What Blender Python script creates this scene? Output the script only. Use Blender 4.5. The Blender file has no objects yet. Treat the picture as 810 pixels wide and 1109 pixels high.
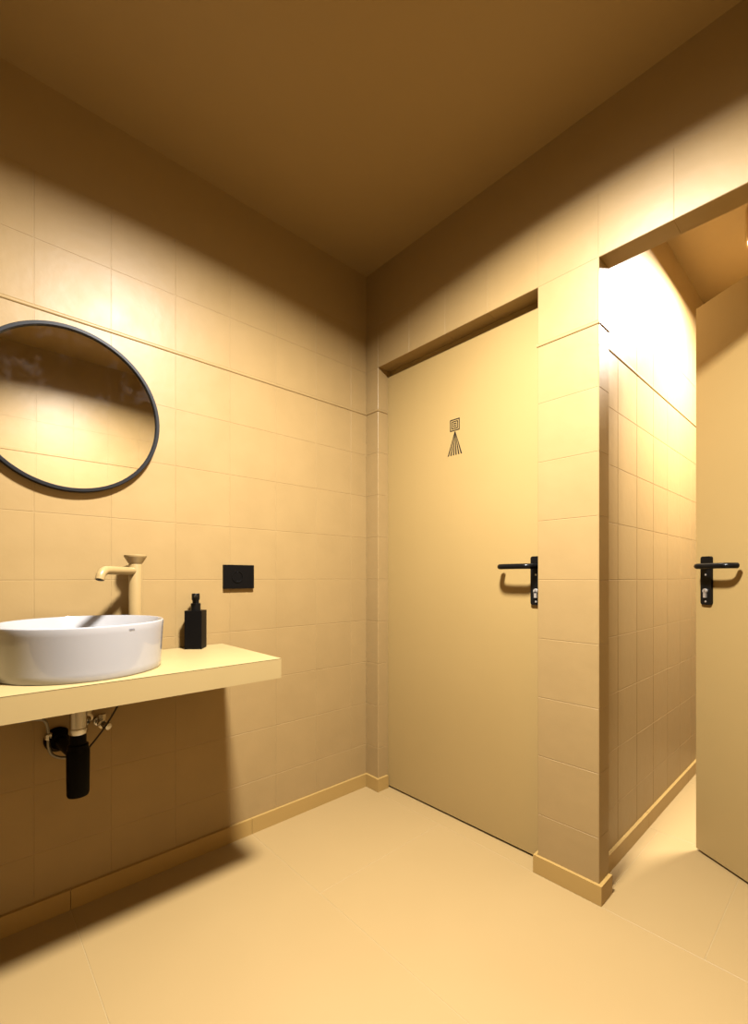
import bpy, bmesh, math, random
from mathutils import Vector, Matrix

random.seed(7)
scene = bpy.context.scene
C = scene.collection

# ------------------------------------------------------------------ camera
F_PX, HORIZON = 489.5, 625.5
cam_d = bpy.data.cameras.new('camera')
cam_d.sensor_fit = 'HORIZONTAL'
cam_d.sensor_width = 36.0
cam_d.lens = F_PX / 810.0 * 36.0
cam_d.shift_y = (HORIZON - 554.5) / 810.0
cam_d.clip_start = 0.02
cam = bpy.data.objects.new('camera', cam_d)
cam.location = (1.643, -1.459, 1.008)
cam.rotation_euler = (math.pi / 2, 0, 0.8278)
C.objects.link(cam)
scene.camera = cam

# ------------------------------------------------------------------ world and exposure
world = bpy.data.worlds.new('world')
scene.world = world
world.use_nodes = True
world.node_tree.nodes['Background'].inputs[0].default_value = (0, 0, 0, 1)
world.node_tree.nodes['Background'].inputs[1].default_value = 0.0
vs = scene.view_settings
vs.view_transform = 'Standard'
vs.look = 'None'
vs.gamma = 1.0
vs.use_curve_mapping = False
vs.exposure = 0.0
ROOM_LAMP = 163.0      # power of the room lamp in watts
STALL_LAMP = 146.0     # power of the stall lamp in watts
LAMP_COLOUR = (1.0, 0.97, 0.93, 1)

# ------------------------------------------------------------------ room dimensions (metres)
H = 2.468              # ceiling of the room
HS = 2.51              # ceiling of the stall
W = 1.95               # room width, from the left wall to the wall behind the camera
D = 3.00               # room length along the left wall
DOOR_H = 2.0
J0, J1, J2, J3 = 0.083, 0.883, 1.084, 1.884   # jambs of the two door openings
RV = 0.08              # depth of the reveals
SX0, SX1, SY1 = 1.04, 1.93, 1.62              # inside of the stall

# ------------------------------------------------------------------ materials
def paint(name, col, rough=0.38, var=0.05, bump=0.04, spec=0.3, scale=9.0, rnd=0.0, rvar=0.08):
    m = bpy.data.materials.new(name)
    m.use_nodes = True
    nt = m.node_tree
    b = nt.nodes['Principled BSDF']
    geo = nt.nodes.new('ShaderNodeNewGeometry')
    n1 = nt.nodes.new('ShaderNodeTexNoise')
    n1.inputs['Scale'].default_value = scale
    n1.inputs['Detail'].default_value = 4
    nt.links.new(geo.outputs['Position'], n1.inputs['Vector'])
    mix = nt.nodes.new('ShaderNodeMix')
    mix.data_type = 'RGBA'
    lo = [max(0, c * (1 - var)) for c in col]
    hi = [min(1, c * (1 + var)) for c in col]
    mix.inputs['A'].default_value = (*lo, 1)
    mix.inputs['B'].default_value = (*hi, 1)
    nt.links.new(n1.outputs['Fac'], mix.inputs['Factor'])
    out = mix.outputs['Result']
    if rnd:
        oi = nt.nodes.new('ShaderNodeObjectInfo')
        mr = nt.nodes.new('ShaderNodeMapRange')
        mr.inputs['To Min'].default_value = 1 - rnd
        mr.inputs['To Max'].default_value = 1 + rnd
        nt.links.new(oi.outputs['Random'], mr.inputs['Value'])
        vm = nt.nodes.new('ShaderNodeVectorMath')
        vm.operation = 'SCALE'
        nt.links.new(out, vm.inputs[0])
        nt.links.new(mr.outputs['Result'], vm.inputs['Scale'])
        out = vm.outputs['Vector']
    nt.links.new(out, b.inputs['Base Color'])
    mr2 = nt.nodes.new('ShaderNodeMapRange')
    mr2.inputs['To Min'].default_value = max(0.02, rough - rvar)
    mr2.inputs['To Max'].default_value = rough + rvar
    nt.links.new(n1.outputs['Fac'], mr2.inputs['Value'])
    nt.links.new(mr2.outputs['Result'], b.inputs['Roughness'])
    b.inputs['Specular IOR Level'].default_value = spec
    if bump:
        n2 = nt.nodes.new('ShaderNodeTexNoise')
        n2.inputs['Scale'].default_value = 26.0
        n2.inputs['Detail'].default_value = 3
        nt.links.new(geo.outputs['Position'], n2.inputs['Vector'])
        bp = nt.nodes.new('ShaderNodeBump')
        bp.inputs['Strength'].default_value = bump
        bp.inputs['Distance'].default_value = 0.01
        nt.links.new(n2.outputs['Fac'], bp.inputs['Height'])
        nt.links.new(bp.outputs['Normal'], b.inputs['Normal'])
    return m

def simple(name, col, rough=0.4, metal=0.0, spec=0.5, coat=0.0):
    m = bpy.data.materials.new(name)
    m.use_nodes = True
    b = m.node_tree.nodes['Principled BSDF']
    b.inputs['Base Color'].default_value = (*col, 1)
    b.inputs['Roughness'].default_value = rough
    b.inputs['Metallic'].default_value = metal
    b.inputs['Specular IOR Level'].default_value = spec
    b.inputs['Coat Weight'].default_value = coat
    return m

def emission(name, col, strength):
    m = bpy.data.materials.new(name)
    m.use_nodes = True
    b = m.node_tree.nodes['Principled BSDF']
    b.inputs['Base Color'].default_value = (0.8, 0.8, 0.8, 1)
    b.inputs['Emission Color'].default_value = col
    b.inputs['Emission Strength'].default_value = strength
    return m

OCHRE = (0.237, 0.157, 0.063)
M_TILE = paint('ochre_painted_tile', OCHRE, 0.42, 0.07, 0.06, spec=0.22, rnd=0.015)
M_WALL = paint('ochre_painted_plaster', OCHRE, 0.45, 0.04, 0.05)
M_CEIL = paint('ochre_painted_ceiling', OCHRE, 0.50, 0.03, 0.03)
M_FLOOR = paint('ochre_floor_tile', (0.25, 0.168, 0.068), 0.50, 0.03, 0.02, scale=3.0, rnd=0.01)
M_GROUT = paint('ochre_floor_grout', (0.27, 0.195, 0.09), 0.6, 0.03, 0.02)
M_BASE = paint('ochre_baseboard', (0.280, 0.175, 0.052), 0.45, 0.05, 0.03)
M_DOOR = paint('ochre_door_paint', (0.262, 0.176, 0.064), 0.42, 0.025, 0.03, scale=4.0)
M_TOP = paint('pale_yellow_laminate', (0.275, 0.200, 0.086), 0.42, 0.02, 0.0)
M_TAP = paint('ochre_tap_enamel', (0.235, 0.160, 0.066), 0.32, 0.02, 0.0)
M_SEAM_SHADE = simple('brown_seam_and_shade', (0.035, 0.023, 0.011), 0.7, 0.0, 0.2)  # seam brown, also used as painted shade behind the closed door
M_BLACK = simple('black_satin', (0.003, 0.003, 0.003), 0.28, 0.0, 0.18)
M_MATTE = simple('black_matte', (0.003, 0.0025, 0.0022), 0.45, 0.0, 0.07)
M_TRAP = simple('black_plastic', (0.0015, 0.0012, 0.001), 0.4, 0.0, 0.05)
M_CHROME = simple('chrome', (0.50, 0.48, 0.46), 0.18, 1.0)
M_BRASS = simple('nickel_plated_brass', (0.42, 0.37, 0.30), 0.25, 1.0)
M_NICKEL = simple('satin_nickel', (0.55, 0.53, 0.50), 0.42, 0.85)
M_BRAID = simple('steel_braid', (0.22, 0.20, 0.17), 0.4, 0.9)
M_CABLE = simple('dark_rubber_cable', (0.02, 0.014, 0.008), 0.5, 0.0, 0.2)
M_CERAMIC = simple('white_ceramic', (0.258, 0.252, 0.252), 0.09, 0.0, 0.8, 0.3)
M_FRAME = simple('dark_grey_metal_frame', (0.008, 0.0075, 0.008), 0.45, 0.0, 0.12)
M_PRINT = simple('black_print', (0.012, 0.009, 0.006), 0.6, 0.0, 0.1)
M_GREYPRINT = simple('grey_print', (0.16, 0.155, 0.165), 0.4, 0.0, 0.2)
M_HOUSING = simple('ochre_lamp_housing', (0.237, 0.157, 0.063), 0.5, 0.0, 0.3)

def mirror_material():
    m = bpy.data.materials.new('dusty_mirror_glass')
    m.use_nodes = True
    nt = m.node_tree
    b = nt.nodes['Principled BSDF']
    b.inputs['Base Color'].default_value = (0.80, 0.79, 0.76, 1)
    b.inputs['Metallic'].default_value = 1.0
    b.inputs['Roughness'].default_value = 0.015
    tc = nt.nodes.new('ShaderNodeTexCoord')
    n = nt.nodes.new('ShaderNodeTexNoise')
    n.inputs['Scale'].default_value = 16.0
    n.inputs['Detail'].default_value = 6
    n.inputs['Roughness'].default_value = 0.7
    nt.links.new(tc.outputs['Object'], n.inputs['Vector'])
    cr = nt.nodes.new('ShaderNodeMapRange')
    cr.inputs['From Min'].default_value = 0.52
    cr.inputs['From Max'].default_value = 0.80
    cr.inputs['To Min'].default_value = 0.0
    cr.inputs['To Max'].default_value = 0.022
    nt.links.new(n.outputs['Fac'], cr.inputs['Value'])
    d = nt.nodes.new('ShaderNodeBsdfDiffuse')
    d.inputs['Color'].default_value = (0.75, 0.72, 0.68, 1)
    mx = nt.nodes.new('ShaderNodeMixShader')
    nt.links.new(cr.outputs['Result'], mx.inputs['Fac'])
    nt.links.new(b.outputs['BSDF'], mx.inputs[1])
    nt.links.new(d.outputs['BSDF'], mx.inputs[2])
    nt.links.new(mx.outputs['Shader'], nt.nodes['Material Output'].inputs['Surface'])
    return m
M_MIRROR = mirror_material()

# ------------------------------------------------------------------ mesh helpers
def box(bm, a, b):
    """axis aligned box between two corners"""
    vsx = [bm.verts.new((x, y, z)) for x in (a[0], b[0]) for y in (a[1], b[1]) for z in (a[2], b[2])]
    for f in ((0, 1, 3, 2), (4, 6, 7, 5), (0, 4, 5, 1), (2, 3, 7, 6), (0, 2, 6, 4), (1, 5, 7, 3)):
        bm.faces.new([vsx[i] for i in f])

def prism(bm, pts, z0, z1):
    """vertical prism over a 2D outline"""
    n = len(pts)
    lo = [bm.verts.new((p[0], p[1], z0)) for p in pts]
    hi = [bm.verts.new((p[0], p[1], z1)) for p in pts]
    bm.faces.new(lo[::-1])
    bm.faces.new(hi)
    for i in range(n):
        j = (i + 1) % n
        bm.faces.new((lo[i], lo[j], hi[j], hi[i]))

def lathe(bm, prof, seg=48, origin=(0, 0, 0), axis=None, closed=False):
    """surface of revolution; prof = [(r, h)], about +Z or about axis"""
    q = Vector((0, 0, 1)).rotation_difference(Vector(axis)) if axis else None
    o = Vector(origin)
    rings = []
    for r, h in prof:
        ring = []
        if r < 1e-6:
            v = Vector((0, 0, h))
            ring = [bm.verts.new(o + (q @ v if q else v))]
        else:
            for k in range(seg):
                a = 2 * math.pi * k / seg
                v = Vector((r * math.cos(a), r * math.sin(a), h))
                ring.append(bm.verts.new(o + (q @ v if q else v)))
        rings.append(ring)
    pairs = list(zip(rings, rings[1:]))
    if closed:
        pairs.append((rings[-1], rings[0]))
    for A, B in pairs:
        if len(A) == 1 and len(B) == 1:
            continue
        for k in range(seg):
            l = (k + 1) % seg
            if len(A) == 1:
                bm.faces.new((A[0], B[l], B[k]))
            elif len(B) == 1:
                bm.faces.new((A[k], A[l], B[0]))
            else:
                bm.faces.new((A[k], A[l], B[l], B[k]))

def smooth_path(pts, n=6):
    P = [Vector(p) for p in pts]
    P = [P[0] * 2 - P[1]] + P + [P[-1] * 2 - P[-2]]
    out = []
    for i in range(1, len(P) - 2):
        for k in range(n):
            t = k / n
            a, b, c, d = P[i - 1], P[i], P[i + 1], P[i + 2]
            out.append(0.5 * ((2 * b) + (c - a) * t + (2 * a - 5 * b + 4 * c - d) * t * t + (3 * b - a - 3 * c + d) * t ** 3))
    out.append(P[-2])
    return out

def tube(bm, path, r, seg=16, cap=True):
    path = [Vector(p) for p in path]
    R = r if isinstance(r, (list, tuple)) else [r] * len(path)
    t0 = (path[1] - path[0]).normalized()
    up = Vector((0, 0, 1)) if abs(t0.z) < 0.9 else Vector((1, 0, 0))
    n = t0.cross(up).normalized()
    rings = []
    for i, p in enumerate(path):
        t = (path[min(i + 1, len(path) - 1)] - path[max(i - 1, 0)]).normalized()
        n = (n - t * n.dot(t)).normalized()
        b = t.cross(n)
        rings.append([bm.verts.new(p + (n * math.cos(2 * math.pi * k / seg) + b * math.sin(2 * math.pi * k / seg)) * R[i]) for k in range(seg)])
    for A, B in zip(rings, rings[1:]):
        for k in range(seg):
            l = (k + 1) % seg
            bm.faces.new((A[k], A[l], B[l], B[k]))
    if cap:
        bm.faces.new(rings[0][::-1])
        bm.faces.new(rings[-1])

def finish(bm, name, mat, bevel=0.0, smooth=False, segs=2):
    if bevel:
        es = [e for e in bm.edges if len(e.link_faces) == 2 and e.calc_face_angle(0) > 0.5]
        bmesh.ops.bevel(bm, geom=es, offset=bevel, segments=segs, profile=0.5, affect='EDGES')
    bmesh.ops.recalc_face_normals(bm, faces=bm.faces)
    me = bpy.data.meshes.new(name)
    bm.to_mesh(me)
    bm.free()
    me.materials.append(mat)
    if smooth:
        for p in me.polygons:
            p.use_smooth = True
        try:
            me.set_sharp_from_angle(angle=math.radians(38))
        except Exception:
            pass
    return me

def link(name, me, parent=None, loc=(0, 0, 0), rotz=0.0):
    o = bpy.data.objects.new(name, me)
    C.objects.link(o)
    o.location = loc
    o.rotation_euler = (0, 0, rotz)
    if parent:
        o.parent = parent
    return o

def part(name, bm, mat, parent, bevel=0.0, smooth=False, label=None, segs=2, loc=(0, 0, 0), rotz=0.0):
    o = link(name, finish(bm, name, mat, bevel, smooth, segs), parent, loc, rotz)
    if label:
        o['label'] = label
    return o

def thing(name, label, cat, loc=(0, 0, 0), rotz=0.0, group=None):
    o = link(name, None, None, loc, rotz)
    o['label'] = label
    o['category'] = cat
    if group:
        o['group'] = group
    return o

def structure(o, label, cat):
    o['kind'] = 'structure'
    o['label'] = label
    o['category'] = cat
    return o

NB = bmesh.new

# ------------------------------------------------------------------ tiles (real pieces with recessed joints)
JOINT = 0.0015         # joint width
DEPTH = 0.0007         # joint depth
tile_cache = {}
def tile_mesh(w, h, t=0.006, ch=0.0008):
    key = (round(w, 4), round(h, 4), round(t, 4))
    if key in tile_cache:
        return tile_cache[key]
    bm = NB()
    x, z = w / 2, h / 2
    rings = []
    for ins, y in ((0, t), (0, ch), (ch, 0.0)):
        rings.append([bm.verts.new((sx * (x - ins), y, sz * (z - ins))) for sx, sz in ((-1, -1), (1, -1), (1, 1), (-1, 1))])
    for A, B in zip(rings, rings[1:]):
        for k in range(4):
            l = (k + 1) % 4
            bm.faces.new((A[k], A[l], B[l], B[k]))
    bm.faces.new(rings[-1])
    me = finish(bm, 'tile', M_TILE)
    tile_cache[key] = me
    return me

def lay_tiles(parent, u_joints, z_joints, place, rotz, skip=None):
    """u_joints: joint positions along the wall; place(u) -> (x, y) on the face"""
    for u0, u1 in zip(u_joints, u_joints[1:]):
        for z0, z1 in zip(z_joints, z_joints[1:]):
            if skip and skip((u0 + u1) / 2, (z0 + z1) / 2):
                continue
            if u1 - u0 < 0.012 or z1 - z0 < 0.012:
                continue
            za = z0 + (0.005 if abs(z0 - 1.8) < 1e-3 else 0)      # room for the border strip at 1.8 m
            zb = z1 - (0.005 if abs(z1 - 1.8) < 1e-3 else 0)
            proud = 0.0
            me = tile_mesh(u1 - u0 - JOINT, zb - za - JOINT, 0.0058 + proud)
            x, y = place((u0 + u1) / 2)
            o = link('tile', me, parent, (0, 0, 0), rotz)
            nrm = Vector((0, -1, 0))
            nrm.rotate(Matrix.Rotation(rotz, 3, 'Z'))
            o.location = Vector((x, y, (za + zb) / 2)) + nrm * proud
    return parent

ROWS = [0.2 * k for k in range(12)]          # 0 .. 2.2

def border_strip(parent, p0, p1, nrm):
    """slim rounded border strip at 1.8 m running from p0 to p1 on a wall face"""
    bm = NB()
    a, b, n = Vector((*p0, 0)), Vector((*p1, 0)), Vector((*nrm, 0))
    prof = [(-0.0004, -0.0056), (0.0010, -0.0054), (0.0024, -0.0040), (0.0032, -0.0015), (0.0031, 0.0015), (0.0020, 0.0040), (0.0007, 0.0054), (-0.0004, 0.0056)]
    r0 = [bm.verts.new(a + n * d + Vector((0, 0, 1.8 + h))) for d, h in prof]
    r1 = [bm.verts.new(b + n * d + Vector((0, 0, 1.8 + h))) for d, h in prof]
    for k in range(len(prof)):
        l = (k + 1) % len(prof)
        bm.faces.new((r0[k], r0[l], r1[l], r1[k]))
    bm.faces.new(r0)
    bm.faces.new(r1[::-1])
    return part('border_strip', bm, M_TILE, parent)

# left wall: face of the upper tiles at x = 0
bm = NB()
box(bm, (-0.12, -D, 0), (-DEPTH, 0.0, H))
wall_left = structure(part('wall_left', bm, M_WALL, None), 'ochre painted tiled wall behind the basin and round mirror', 'wall')
JL = [0.0] + [-0.098 - 0.2 * k for k in range(16)]
JL = [j for j in JL if j > -D] + [-D]
JL = JL[::-1]
lay_tiles(wall_left, JL, ROWS, lambda u: (0, u), math.pi / 2)
border_strip(wall_left, (0, -D), (0, 0), (1, 0))

# right wall with the two door openings: face at y = 0
bm = NB()
box(bm, (-0.12, DEPTH, 0), (J0 - DEPTH, RV, DOOR_H + DEPTH))
box(bm, (J1 + DEPTH, DEPTH, 0), (J2 - DEPTH, RV, DOOR_H + DEPTH))
box(bm, (J3 + DEPTH, DEPTH, 0), (W + 0.12, RV, DOOR_H + DEPTH))
box(bm, (-0.12, DEPTH, DOOR_H + DEPTH), (W + 0.12, RV, HS))
wall_right = structure(part('wall_right', bm, M_WALL, None), 'ochre painted tiled wall with two toilet door openings', 'wall')
JR = [0.0] + [0.083 + 0.2 * k for k in range(10)] + [W]
def hole(u, z):
    return z < DOOR_H and (J0 < u < J1 or J2 < u < J3)
lay_tiles(wall_right, JR, ROWS, lambda u: (u, 0), 0.0, hole)
# reveals of the openings
R10 = ROWS[:11]
lay_tiles(wall_right, [0.0, RV - 0.02], R10, lambda u: (J0, u), math.pi / 2)
lay_tiles(wall_right, [0.0, RV], R10, lambda u: (J2, u), math.pi / 2)
lay_tiles(wall_right, [0.0, RV - 0.02], R10, lambda u: (J1, u), -math.pi / 2)
lay_tiles(wall_right, [0.0, RV], R10, lambda u: (J3, u), -math.pi / 2)
E_ = 0.0031
for a, b in ((0.0, J0 + E_), (J1 - E_, J2 + E_), (J3 - E_, W)):
    border_strip(wall_right, (a, 0), (b, 0), (0, -1))
border_strip(wall_right, (J0, 0), (J0, RV - 0.02), (1, 0))
border_strip(wall_right, (J2, 0), (J2, RV), (1, 0))
# soffit tiles under the lintels
for k in range(9):
    x0 = J0 + 0.2 * k
    if abs(x0 - J1) < 0.01:
        continue
    o = link('tile', tile_mesh(0.2 - JOINT, RV - 0.006 - JOINT), wall_right, (x0 + 0.1, (RV - 0.006) / 2, DOOR_H))
    o.rotation_euler = (math.pi / 2, 0, 0)

# wall behind the camera (seen in the mirror) and the near wall
bm = NB()
box(bm, (W + DEPTH, -D, 0), (W + 0.12, 0.0, H))
wall_rear = structure(part('wall_rear', bm, M_WALL, None), 'ochre painted tiled wall opposite the round mirror', 'wall')
lay_tiles(wall_rear, JL, ROWS, lambda u: (W, u), -math.pi / 2)
border_strip(wall_rear, (W, -D), (W, 0), (-1, 0))
bm = NB()
box(bm, (-0.12, -D - 0.12, 0), (W + 0.12, -D, H))
wall_near = structure(part('wall_near', bm, M_WALL, None), 'plain ochre painted wall across from the toilet doors', 'wall')

# stall behind the open door
bm = NB()
box(bm, (0.93, RV, 0), (SX0 - DEPTH, SY1 + 0.1, HS))
wall_stall = structure(part('wall_stall_left', bm, M_WALL, None), 'ochre tiled partition wall inside the open toilet stall', 'wall')
JS = [0.084 + 0.2 * k for k in range(8)] + [SY1]
lay_tiles(wall_stall, JS, ROWS, lambda u: (SX0, u), math.pi / 2)
border_strip(wall_stall, (SX0, 0.084), (SX0, SY1), (1, 0))
bm = NB()
box(bm, (0.93, SY1 + DEPTH, 0), (SX1 + 0.12, SY1 + 0.12, HS))
wall_stall_back = structure(part('wall_stall_back', bm, M_WALL, None), 'ochre tiled end wall of the open toilet stall', 'wall')
lay_tiles(wall_stall_back, [SX0 + 0.2 * k for k in range(5)] + [SX1], ROWS, lambda u: (u, SY1), 0.0)
bm = NB()
box(bm, (SX1, RV, 0), (SX1 + 0.12, SY1, HS))
structure(part('wall_stall_right', bm, M_WALL, None), 'ochre wall behind the open toilet stall door', 'wall')

# ceilings
bm = NB()
box(bm, (-0.12, -D - 0.12, H), (W + 0.12, 0.0, H + 0.12))
structure(part('ceiling', bm, M_CEIL, None), 'ochre painted ceiling of the washroom', 'ceiling')
bm = NB()
box(bm, (0.93, RV, HS), (SX1 + 0.12, SY1 + 0.12, HS + 0.12))
structure(part('ceiling_stall', bm, M_CEIL, None), 'ochre painted ceiling of the open toilet stall', 'ceiling')

# floor: slab with large tiles 0.6 x 1.2 m
bm = NB()
box(bm, (-0.12, -D - 0.12, -0.12), (W + 0.12, SY1 + 0.12, -0.0007))
floor = structure(part('floor', bm, M_GROUT, None), 'smooth ochre floor of large square-edged tiles', 'floor')
floor_cache = {}
def floor_tile(x0, x1, y0, y1):
    g = 0.0008
    w, d = x1 - x0 - 2 * g, y1 - y0 - 2 * g
    key = (round(w, 4), round(d, 4))
    if key not in floor_cache:
        bm = NB()
        ch = 0.0006
        lo = [bm.verts.new((sx * w / 2, sy * d / 2, -0.005)) for sx, sy in ((-1, -1), (1, -1), (1, 1), (-1, 1))]
        mi = [bm.verts.new((sx * w / 2, sy * d / 2, -ch)) for sx, sy in ((-1, -1), (1, -1), (1, 1), (-1, 1))]
        hi = [bm.verts.new((sx * (w / 2 - ch), sy * (d / 2 - ch), 0)) for sx, sy in ((-1, -1), (1, -1), (1, 1), (-1, 1))]
        for A, B in ((lo, mi), (mi, hi)):
            for k in range(4):
                l = (k + 1) % 4
                bm.faces.new((A[k], A[l], B[l], B[k]))
        bm.faces.new(hi)
        floor_cache[key] = finish(bm, 'floor_tile', M_FLOOR)
    link('floor_tile', floor_cache[key], floor, ((x0 + x1) / 2, (y0 + y1) / 2, 0))
for ya, yb, j in ((-D, -2.408, 0.85), (-2.408, -1.808, 0.55), (-1.808, -1.209, 0.86), (-1.209, -0.610, 1.10), (-0.610, -0.012, 0.463)):
    xs = [0.0] + [j + 1.2 * k for k in range(-1, 3) if 0.02 < j + 1.2 * k < W - 0.02] + [W]
    for a, b in zip(xs, xs[1:]):
        floor_tile(a, b, ya, yb)
floor_tile(0.0, J2, -0.012, RV)
floor_tile(J2, 1.355, -0.012, 0.588)
floor_tile(1.355, W, -0.012, 0.588)
floor_tile(SX0, J2, RV, 0.588)
for ya, yb in ((0.588, 1.188), (1.188, SY1)):
    floor_tile(SX0, 1.355, ya, yb)
    floor_tile(1.355, SX1, ya, yb)

# baseboards: low tile skirting, 6 cm high, laid in pieces
BH, BT = 0.06, 0.0115
def skirting(name, label, segs):
    root = structure(link(name, None), label, 'baseboard')
    for pts in segs:
        bm = NB()
        prism(bm, pts, 0.0, BH)
        part('skirting_piece', bm, M_BASE, root, bevel=0.0014, segs=1)
    return root
def rect(x0, y0, x1, y1):
    return [(x0, y0), (x1, y0), (x1, y1), (x0, y1)]
segs = []
for a, b in ((-D, -2.408), (-2.408, -1.808), (-1.808, -1.209), (-1.209, -0.610), (-0.610, -BT)):
    segs.append(rect(0.0003, a + 0.0006, BT, b - 0.0006))
skirting('baseboard_left', 'ochre tile skirting along the wall under the basin', segs)
skirting('baseboard_corner', 'short ochre skirting wrapped round the corner beside the closed door',
         [rect(0.0003, -BT, J0 + BT, -0.0003), rect(J0 + 0.0003, -0.0003, J0 + BT, RV - 0.022)])
skirting('baseboard_pier', 'ochre skirting around the foot of the pier between the doors',
         [rect(J1 - BT, -BT, J2 + BT, -0.0003), rect(J2 + 0.0003, -0.0003, J2 + BT, RV - 0.004), rect(J1 - BT, -0.0003, J1 - 0.0025, RV - 0.025)])
skirting('baseboard_stall', 'ochre skirting along the partition inside the open stall',
         [rect(SX0 + 0.0003, RV + 0.001, SX0 + BT, 0.587), rect(SX0 + 0.0003, 0.589, SX0 + BT, 1.187), rect(SX0 + 0.0003, 1.189, SX0 + BT, SY1 - 0.003)])
skirting('baseboard_rear', 'ochre skirting along the wall opposite the mirror',
         [rect(W - BT, -D + 0.003, W - 0.003, -1.21), rect(W - BT, -1.208, W - 0.003, -0.61), rect(W - BT, -0.608, W - 0.003, -0.02)])

# ------------------------------------------------------------------ doors
def handle(parent, sgn, loc):
    """black door handle set: rounded plate, lever with a returned end, lock cylinder, screws; front faces -Y"""
    root = link('door_handle', None, parent, loc)
    hw, z0, z1, t = 0.021, -0.1375, 0.036, 0.009
    bm = NB()
    out = []
    r = 0.008
    for cx, cz, a0 in ((hw - r, z1 - r, 0), (-hw + r, z1 - r, 90), (-hw + r, z0 + r, 180), (hw - r, z0 + r, 270)):
        for k in range(6):
            a = math.radians(a0 + 18 * k)
            out.append((cx + r * math.cos(a), cz + r * math.sin(a)))
    fr = [bm.verts.new((x, -t, z)) for x, z in out]
    bk = [bm.verts.new((x, 0, z)) for x, z in out]
    bm.faces.new(fr)
    bm.faces.new(bk[::-1])
    for k in range(len(out)):
        l = (k + 1) % len(out)
        bm.faces.new((fr[k], bk[k], bk[l], fr[l]))
    part('plate', bm, M_BLACK, root, bevel=0.0016)
    bm = NB()
    path = smooth_path([(0, -0.006, 0), (0, -0.030, 0), (sgn * 0.002, -0.046, 0), (sgn * 0.016, -0.056, 0), (sgn * 0.045, -0.057, 0), (sgn * 0.085, -0.057, 0), (sgn * 0.112, -0.054, 0), (sgn * 0.125, -0.042, 0), (sgn * 0.128, -0.022, 0)], 6)
    tube(bm, path, 0.0098, 18)
    part('lever', bm, M_BLACK, root, smooth=True)
    bm = NB()
    lathe(bm, [(0, -0.004), (0.0088, -0.004), (0.0088, 0.0045), (0.0080, 0.006), (0, 0.006)], 24, (0, -t, -0.088), (0, -1, 0))
    box(bm, (-0.005, -t - 0.006, -0.112), (0.005, -t + 0.002, -0.090))
    cyl = part('lock_cylinder', bm, M_NICKEL, root, smooth=True, label='small bright lock cylinder')
    bm = NB()
    box(bm, (-0.0006, -t - 0.0064, -0.0915), (0.0006, -t - 0.0055, -0.0845))
    part('keyway', bm, M_SEAM_SHADE, cyl)
    for sz in (-0.030, -0.126):
        bm = NB()
        lathe(bm, [(0, -0.002), (0.0038, -0.002), (0.0034, 0.0012), (0, 0.0018)], 16, (0, -t, sz), (0, -1, 0))
        part('screw', bm, M_NICKEL, root, smooth=True)
    return root

# closed door: leaf face at y = 0.065
DY = 0.065
d1 = structure(link('door_1', None, None, (J0, DY, 0)), 'closed flat ochre toilet door with small black pictogram', 'door')
bm = NB()
box(bm, (0.004, 0.0, 0.009), (J1 - J0 - 0.003, 0.04, 1.972))
part('leaf', bm, M_DOOR, d1, bevel=0.0015)
bm = NB()
box(bm, (0.0, 0.012, 1.975), (J1 - J0, 0.055, 2.004))
box(bm, (-0.05, 0.0, 0.0), (0.002, 0.055, 2.004))
box(bm, (J1 - J0 - 0.001, 0.0, 0.0), (J1 - J0 + 0.05, 0.055, 2.004))
part('door_frame', bm, M_DOOR, d1)
handle(d1, -1, (0.764, 0, 1.048))
# added dark sheet behind the leaf; its colour stands in for the unlit cubicle
bm = NB()
box(bm, (0.0, 0.045, 0.0), (J1 - J0, 0.055, 1.976))
part('void_shade_sheet', bm, M_SEAM_SHADE, d1)
# pictogram: nested squares for a head, a fan of strokes for a body
bm = NB()
pz, px = 1.645, 0.3995
def ring_sq(cx, cz, half, w):
    y0, y1 = -0.0008, 0.0004
    box(bm, (cx - half, y0, cz - half), (cx + half, y1, cz - half + w))
    box(bm, (cx - half, y0, cz + half - w), (cx + half, y1, cz + half))
    box(bm, (cx - half, y0, cz - half + w), (cx - half + w, y1, cz + half - w))
    box(bm, (cx + half - w, y0, cz - half + w), (cx + half, y1, cz + half - w))
ring_sq(px, pz, 0.0245, 0.0042)
ring_sq(px, pz, 0.0160, 0.0036)
ring_sq(px, pz, 0.0082, 0.0030)
box(bm, (px - 0.0022, -0.0008, pz - 0.0022), (px + 0.0022, 0.0004, pz + 0.0022))
ax_, az = px + 0.001, 1.617
for k in range(6):
    xb = px - 0.0335 + k * 0.0134
    xa = ax_ + (k - 2.5) * 0.0006
    wt, wb = 0.0005, 0.0032
    bot = [(xa - wt, az), (xa + wt, az), (xb + wb, 1.5195), (xb - wb, 1.5195)]
    f = [bm.verts.new((x, -0.0008, z)) for x, z in bot]
    g = [bm.verts.new((x, 0.0004, z)) for x, z in bot]
    bm.faces.new(f)
    bm.faces.new(g[::-1])
    for i in range(4):
        j = (i + 1) % 4
        bm.faces.new((f[i], g[i], g[j], f[j]))
part('pictogram', bm, M_PRINT, d1, label='black pictogram of nested squares over a fan of lines')

# open door: hinged on the right jamb, swung about 32 degrees into the stall
d2 = structure(link('door_2', None, None, (1.878, 0.129, 0), math.radians(-32.4)), 'ochre toilet door standing open into the lit stall', 'door')
LW = 0.782
bm = NB()
box(bm, (-LW, 0.0, 0.010), (0, 0.04, 2.0))
part('leaf', bm, M_DOOR, d2, bevel=0.0015)
handle(d2, 1, (-LW + 0.048, 0, 1.048))
bm = NB()
for z in (0.25, 1.0, 1.75):
    lathe(bm, [(0, 0), (0.008, 0), (0.008, 0.09), (0, 0.09)], 16, (0.006, -0.004, z))
part('hinge', bm, M_BLACK, d2, smooth=True)

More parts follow.
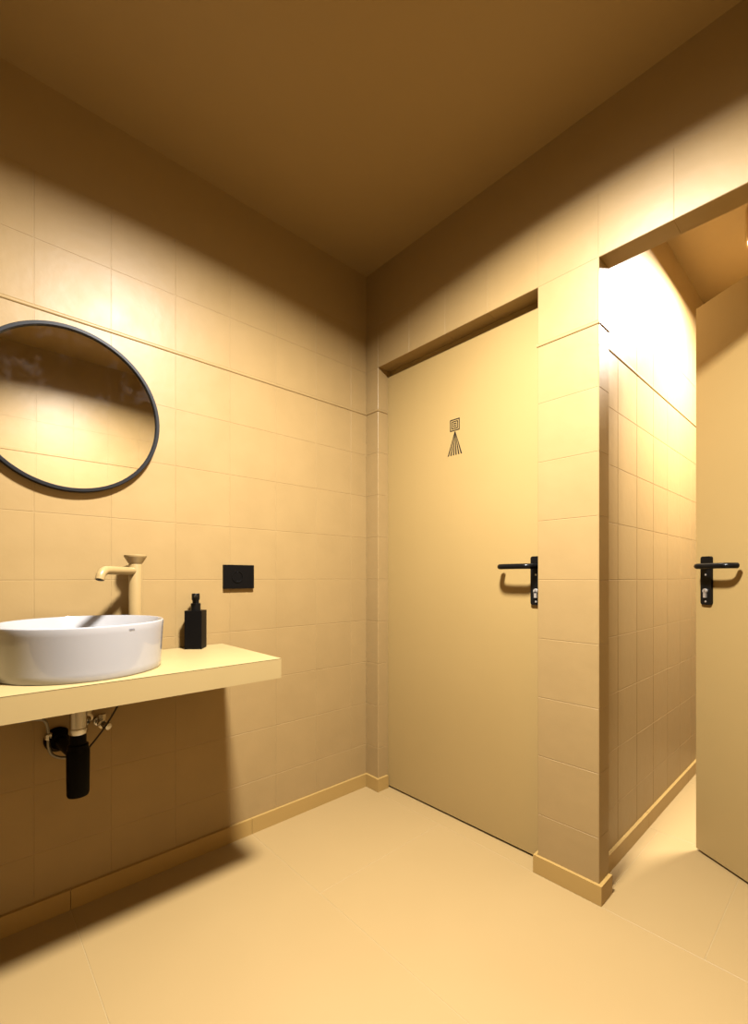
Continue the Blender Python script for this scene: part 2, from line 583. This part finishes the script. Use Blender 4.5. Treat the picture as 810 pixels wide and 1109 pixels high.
# ------------------------------------------------------------------ lamps
def lamp(name, label, loc, R, h, watts, recess, spread):
    root = thing(name, label, 'ceiling lamp', loc, 0.0)
    bm = NB()
    lathe(bm, [(0, 0), (R, 0), (R, -h + 0.003), (R - 0.003, -h), (R - 0.008, -h), (R - 0.010, -h + 0.002), (R - 0.010, -0.006), (0, -0.006)], 64)
    part('housing', bm, M_HOUSING, root, smooth=True)
    bm = NB()
    lathe(bm, [(0, -h + recess + 0.006), (R - 0.011, -h + recess + 0.006), (R - 0.011, -h + recess), (0, -h + recess)], 64)
    part('diffuser', bm, emission(name + '_diffuser', LAMP_COLOUR, 25.0), root, label='glowing white diffuser')
    ld = bpy.data.lights.new(name + '_light', 'AREA')
    ld.shape = 'DISK'
    ld.size = 2 * (R - 0.013)
    ld.energy = watts
    ld.color = LAMP_COLOUR[:3]
    ld.spread = math.radians(spread)
    lo = bpy.data.objects.new('lamp_light', ld)
    C.objects.link(lo)
    lo.parent = root
    lo.location = (0, 0, -h + recess - 0.002)
    return root
lamp('ceiling_lamp', 'round flush lamp on the washroom ceiling', (1.09, -0.875, H), 0.115, 0.080, ROOM_LAMP, 0.005, 160)
lamp('ceiling_lamp', 'round lamp on the ceiling of the open stall', (1.421, 0.940, HS), 0.115, 0.13, STALL_LAMP, 0.004, 178)

# ------------------------------------------------------------------ counter
CT, CB, CF, CR = 0.760, 0.700, 0.427, -0.729     # top, bottom, front, right end
cnt = thing('vanity_counter', 'pale yellow wall-mounted counter slab carrying the white basin', 'counter', (0.004, -1.27, CB))
bm = NB()
box(bm, (0.0, -0.54, 0.0), (CF - 0.004, CR + 1.27, CT - CB - 0.0022))
part('slab', bm, M_TOP, cnt, bevel=0.0006)
bm = NB()
box(bm, (0.0, -0.54, CT - CB - 0.0022), (CF - 0.0046, CR + 1.27 - 0.0006, CT - CB - 0.0010))
part('edge_seam', bm, M_SEAM_SHADE, cnt, label='thin dark seam under the top sheet')
bm = NB()
box(bm, (0.0, -0.54, CT - CB - 0.0010), (CF - 0.004, CR + 1.27, CT - CB))
part('top_sheet', bm, M_TOP, cnt)
CTOP = CT

# ------------------------------------------------------------------ washbasin
BX, BY = 0.213, -1.211
bas = thing('washbasin', 'round white ceramic vessel basin on the yellow counter', 'basin', (BX, BY, CTOP))
bh, br, bb = 0.131, 0.197, 0.190
bm = NB()
prof = [(0, 0.0), (bb - 0.006, 0.0), (bb - 0.002, 0.0012), (bb, 0.005)]
for k in range(1, 9):
    t = k / 8
    prof.append((bb + (br - bb) * t ** 1.2, 0.005 + (bh - 0.010) * t))
prof += [(br - 0.0006, bh - 0.002), (br - 0.003, bh), (br - 0.006, bh - 0.0006), (br - 0.008, bh - 0.004)]
for k in range(1, 15):
    t = k / 14
    a = t * math.pi / 2
    prof.append(((br - 0.009) * (1 - t) ** 0.35 if t < 1 else 0.022, bh - 0.004 - 0.098 * math.sin(a) ** 1.0))
prof[-1] = (0.022, bh - 0.104)
prof.append((0, bh - 0.105))
lathe(bm, prof, 96)
part('bowl', bm, M_CERAMIC, bas, smooth=True)
bm = NB()
lathe(bm, [(0, 0), (0.030, 0), (0.031, 0.002), (0.028, 0.005), (0, 0.007)], 40, (0, 0, bh - 0.1045))
part('drain', bm, M_CHROME, bas, smooth=True)
# small printed mark under the rim, facing the camera
bm = NB()
for k in range(5):
    a0 = math.radians(-9.0 + 0.9 * k)
    a1 = a0 + math.radians(0.7)
    hh = (0.0016, 0.0022, 0.0016, 0.0020, 0.0016)[k]
    zc = bh - 0.013
    rr = br + 0.0003
    vv = [bm.verts.new((rr_ * math.cos(a), rr_ * math.sin(a), z)) for rr_ in (rr, rr - 0.0012) for a, z in ((a0, zc - hh), (a1, zc - hh), (a1, zc + hh), (a0, zc + hh))]
    for f in ((0, 1, 2, 3), (7, 6, 5, 4), (0, 4, 5, 1), (1, 5, 6, 2), (2, 6, 7, 3), (3, 7, 4, 0)):
        bm.faces.new([vv[i] for i in f])
part('printed_mark', bm, M_GREYPRINT, bas, loc=(0, 0, 0), rotz=math.radians(28.5), label='tiny grey printed mark')

# ------------------------------------------------------------------ faucet
FX, FY = 0.058, -1.042
fau = thing('faucet', 'tall ochre basin tap with short spout and flared round knob', 'faucet', (FX, FY, CTOP))
bm = NB()
lathe(bm, [(0, 0), (0.025, 0), (0.025, 0.004), (0.0195, 0.006), (0.0195, 0.291), (0.0185, 0.293), (0, 0.293)], 40)
part('column', bm, M_TAP, fau, smooth=True)
bm = NB()
lathe(bm, [(0, 0.2940), (0.0210, 0.2940), (0.0225, 0.297), (0.0318, 0.3125), (0.0330, 0.315), (0.0330, 0.3190), (0.0318, 0.3205), (0, 0.3210)], 48)
part('knob', bm, M_TAP, fau, smooth=True)
bm = NB()
u = Vector((0.70, -0.714, 0))
pts = [u * 0.010, u * 0.05, u * 0.10, u * 0.138, u * 0.156, u * 0.168, u * 0.174]
zz = [0.269, 0.269, 0.269, 0.269, 0.266, 0.256, 0.242]
tube(bm, smooth_path([(p.x, p.y, z) for p, z in zip(pts, zz)], 5), 0.0122, 22)
sp = part('spout', bm, M_TAP, fau, smooth=True)
bm = NB()
e = u * 0.1742
lathe(bm, [(0, -0.001), (0.0095, -0.001), (0.0095, 0.0012), (0, 0.0012)], 20, (e.x, e.y, 0.2415), (u.x * 0.3, u.y * 0.3, -0.95))
part('aerator', bm, M_FRAME, sp)

# ------------------------------------------------------------------ soap dispenser
soap = thing('soap_dispenser', 'square black pump soap bottle standing on the counter', 'soap dispenser', (0.047, -0.845, CTOP), math.radians(52))
bm = NB()
box(bm, (-0.029, -0.029, 0), (0.029, 0.029, 0.133))
part('bottle', bm, M_MATTE, soap, bevel=0.0025)
bm = NB()
lathe(bm, [(0, 0.133), (0.0165, 0.133), (0.0165, 0.157), (0.0155, 0.158), (0, 0.158)], 28)
part('collar', bm, M_BLACK, soap, smooth=True)
bm = NB()
lathe(bm, [(0, 0.157), (0.0110, 0.157), (0.0110, 0.170), (0, 0.170)], 24)
part('pump_stem', bm, M_BLACK, soap, smooth=True)
bm = NB()
lathe(bm, [(0, 0.169), (0.0130, 0.169), (0.0135, 0.171), (0.0135, 0.190), (0.0125, 0.192), (0, 0.192)], 28)
tube(bm, [(0.002, -0.008, 0.183), (0.009, -0.029, 0.183), (0.0105, -0.034, 0.179)], [0.0055, 0.005, 0.004], 12)
part('pump_head', bm, M_BLACK, soap, smooth=True)

# ------------------------------------------------------------------ wall socket
soc = thing('wall_socket', 'black rectangular power socket plate on the tiled wall', 'socket', (0.003, -0.664, 1.011))
bm = NB()
box(bm, (-0.004, -0.0615, -0.0455), (0.009, 0.0615, 0.0455))
part('plate', bm, M_MATTE, soc, bevel=0.0022)
bm = NB()
lathe(bm, [(0.0225, -0.0005), (0.0225, 0.0022), (0.0205, 0.0024), (0.0195, 0.0005), (0.0190, -0.001), (0, -0.0012)], 40, (0.0092, -0.008, 0), (1, 0, 0))
well = part('socket_well', bm, M_BLACK, soc, smooth=True)
for s in (-1, 1):
    bm = NB()
    lathe(bm, [(0, 0), (0.0026, 0), (0.0026, 0.0006), (0, 0.0006)], 14, (0.0082, -0.008 + s * 0.0095, 0), (1, 0, 0))
    part('pin_hole', bm, M_SEAM_SHADE, well)
for s in (-1, 1):
    bm = NB()
    box(bm, (0.008, -0.0105, s * 0.017 - 0.002), (0.0105, -0.0055, s * 0.017 + 0.002))
    part('earth_clip', bm, M_FRAME, well, bevel=0.0004)

# ------------------------------------------------------------------ mirror
mir = thing('round_mirror', 'round wall mirror with thin dark frame above the basin', 'mirror', (0.003, -1.207, 1.518))
MR = 0.2495
bm = NB()
lathe(bm, [(MR - 0.0125, 0.0), (MR, 0.0), (MR, 0.019), (MR - 0.0015, 0.0205), (MR - 0.0095, 0.0205), (MR - 0.0110, 0.019), (MR - 0.0110, 0.010)], 128, (0, 0, 0), (1, 0, 0), closed=True)
part('frame', bm, M_FRAME, mir, smooth=True)
bm = NB()
lathe(bm, [(0, 0.004), (MR - 0.0115, 0.004), (MR - 0.0115, 0.0125), (0, 0.0125)], 128, (0, 0, 0), (1, 0, 0))
part('glass', bm, M_MIRROR, mir, label='dusty mirror glass')

# ------------------------------------------------------------------ plumbing under the counter
TX, TY = BX - 0.008, BY - 0.011
trap = thing('bottle_trap', 'black bottle trap with chrome tailpiece hanging under the counter', 'drain trap', (TX, TY, CB))
bm = NB()
lathe(bm, [(0, 0.0), (0.026, 0.0), (0.026, -0.014), (0, -0.014)], 32)
part('washer_nut', bm, M_TRAP, trap, smooth=True)
bm = NB()
lathe(bm, [(0, -0.013), (0.0225, -0.013), (0.0225, -0.022), (0.0205, -0.024), (0.0205, -0.096), (0.0225, -0.098), (0.0225, -0.110), (0.0205, -0.113), (0, -0.113)], 36)
part('tailpiece', bm, M_CHROME, trap, smooth=True)
bm = NB()
lathe(bm, [(0, -0.112), (0.0195, -0.112), (0.0195, -0.140), (0.0245, -0.142), (0.0245, -0.152), (0.0265, -0.155), (0.0275, -0.165), (0.0265, -0.272), (0.0245, -0.278), (0, -0.280)], 40)
part('cup', bm, M_TRAP, trap, smooth=True)
bm = NB()
tube(bm, [(0, 0, -0.176), (-0.03, -0.003, -0.176), (-TX + 0.006, -0.018, -0.176)], 0.016, 20)
part('outlet_pipe', bm, M_TRAP, trap, smooth=True)
bm = NB()
lathe(bm, [(0.0, 0.0), (0.036, 0.0), (0.036, 0.006), (0.030, 0.014), (0.022, 0.034), (0, 0.034)], 36, (-TX + 0.003, -0.018, -0.176), (1, 0, 0))
part('wall_rosette', bm, M_TRAP, trap, smooth=True)

def angle_valve(label, y, z, s):
    v = thing('angle_valve', label, 'valve', (0.003, y, z), 0, 'shut-off valves under the counter')
    bm = NB()
    lathe(bm, [(0, 0), (0.0155, 0), (0.0150, 0.004), (0.010, 0.007), (0, 0.007)], 28, (0, 0, 0), (1, 0, 0))
    part('wall_flange', bm, M_CHROME, v, smooth=True)
    bm = NB()
    lathe(bm, [(0, 0.006), (0.0095, 0.006), (0.0095, 0.034), (0.0125, 0.036), (0.0125, 0.050), (0, 0.052)], 24, (0, 0, 0), (1, 0, 0))
    part('body', bm, M_BRASS, v, smooth=True)
    bm = NB()
    lathe(bm, [(0, 0), (0.0085, 0), (0.0085, 0.010), (0.011, 0.011), (0.011, 0.024), (0, 0.024)], 6, (0.042, 0, 0.006))
    part('union_nut', bm, M_BRASS, v)
    bm = NB()
    lathe(bm, [(0, 0), (0.006, 0), (0.006, 0.008), (0.0105, 0.010), (0.0118, 0.020), (0.0100, 0.026), (0, 0.028)], 20, (0.052, 0, 0), (1, s * 0.5, -0.15))
    part('turning_knob', bm, M_CHROME, v, smooth=True)
    return v
angle_valve('chrome shut-off valve on the wall nearest the black trap', -1.170, 0.584, -1)
angle_valve('chrome shut-off valve farther right of the trap, beside the dark cable', -1.133, 0.556, 1)

def hose(name, skin, label, cat, pts, r, nuts, mat):
    h = thing(name, label, cat, pts[0], 0)
    o = Vector(pts[0])
    bm = NB()
    tube(bm, smooth_path([Vector(p) - o for p in pts], 8), r, 12)
    part(skin, bm, mat, h, smooth=True)
    for n, ax in nuts:
        bm = NB()
        lathe(bm, [(0, 0), (0.0090, 0), (0.0095, 0.002), (0.0095, 0.014), (0.0075, 0.018), (0, 0.018)], 8, Vector(n) - o, ax)
        part('coupling_nut', bm, M_CHROME, h)
    return h
hose('supply_hose', 'braid', 'steel hose with a coupling nut left of the black trap', 'hose', [(0.080, -1.40, 0.699), (0.078, -1.385, 0.655), (0.070, -1.345, 0.615), (0.062, -1.305, 0.610), (0.060, -1.278, 0.598), (0.060, -1.270, 0.560), (0.060, -1.270, 0.525), (0.061, -1.262, 0.500), (0.066, -1.240, 0.486), (0.072, -1.215, 0.486), (0.078, -1.195, 0.492)], 0.0042, [((0.060, -1.270, 0.545), (0, 0, 1))], M_BRAID)
hose('cable', 'rubber_jacket', 'thin dark cable slanting from the trap up to the tap', 'cable', [(0.085, -1.178, 0.500), (0.088, -1.140, 0.548), (0.088, -1.110, 0.595), (0.080, -1.080, 0.648), (0.070, -1.062, 0.699)], 0.0026, [], M_CABLE)
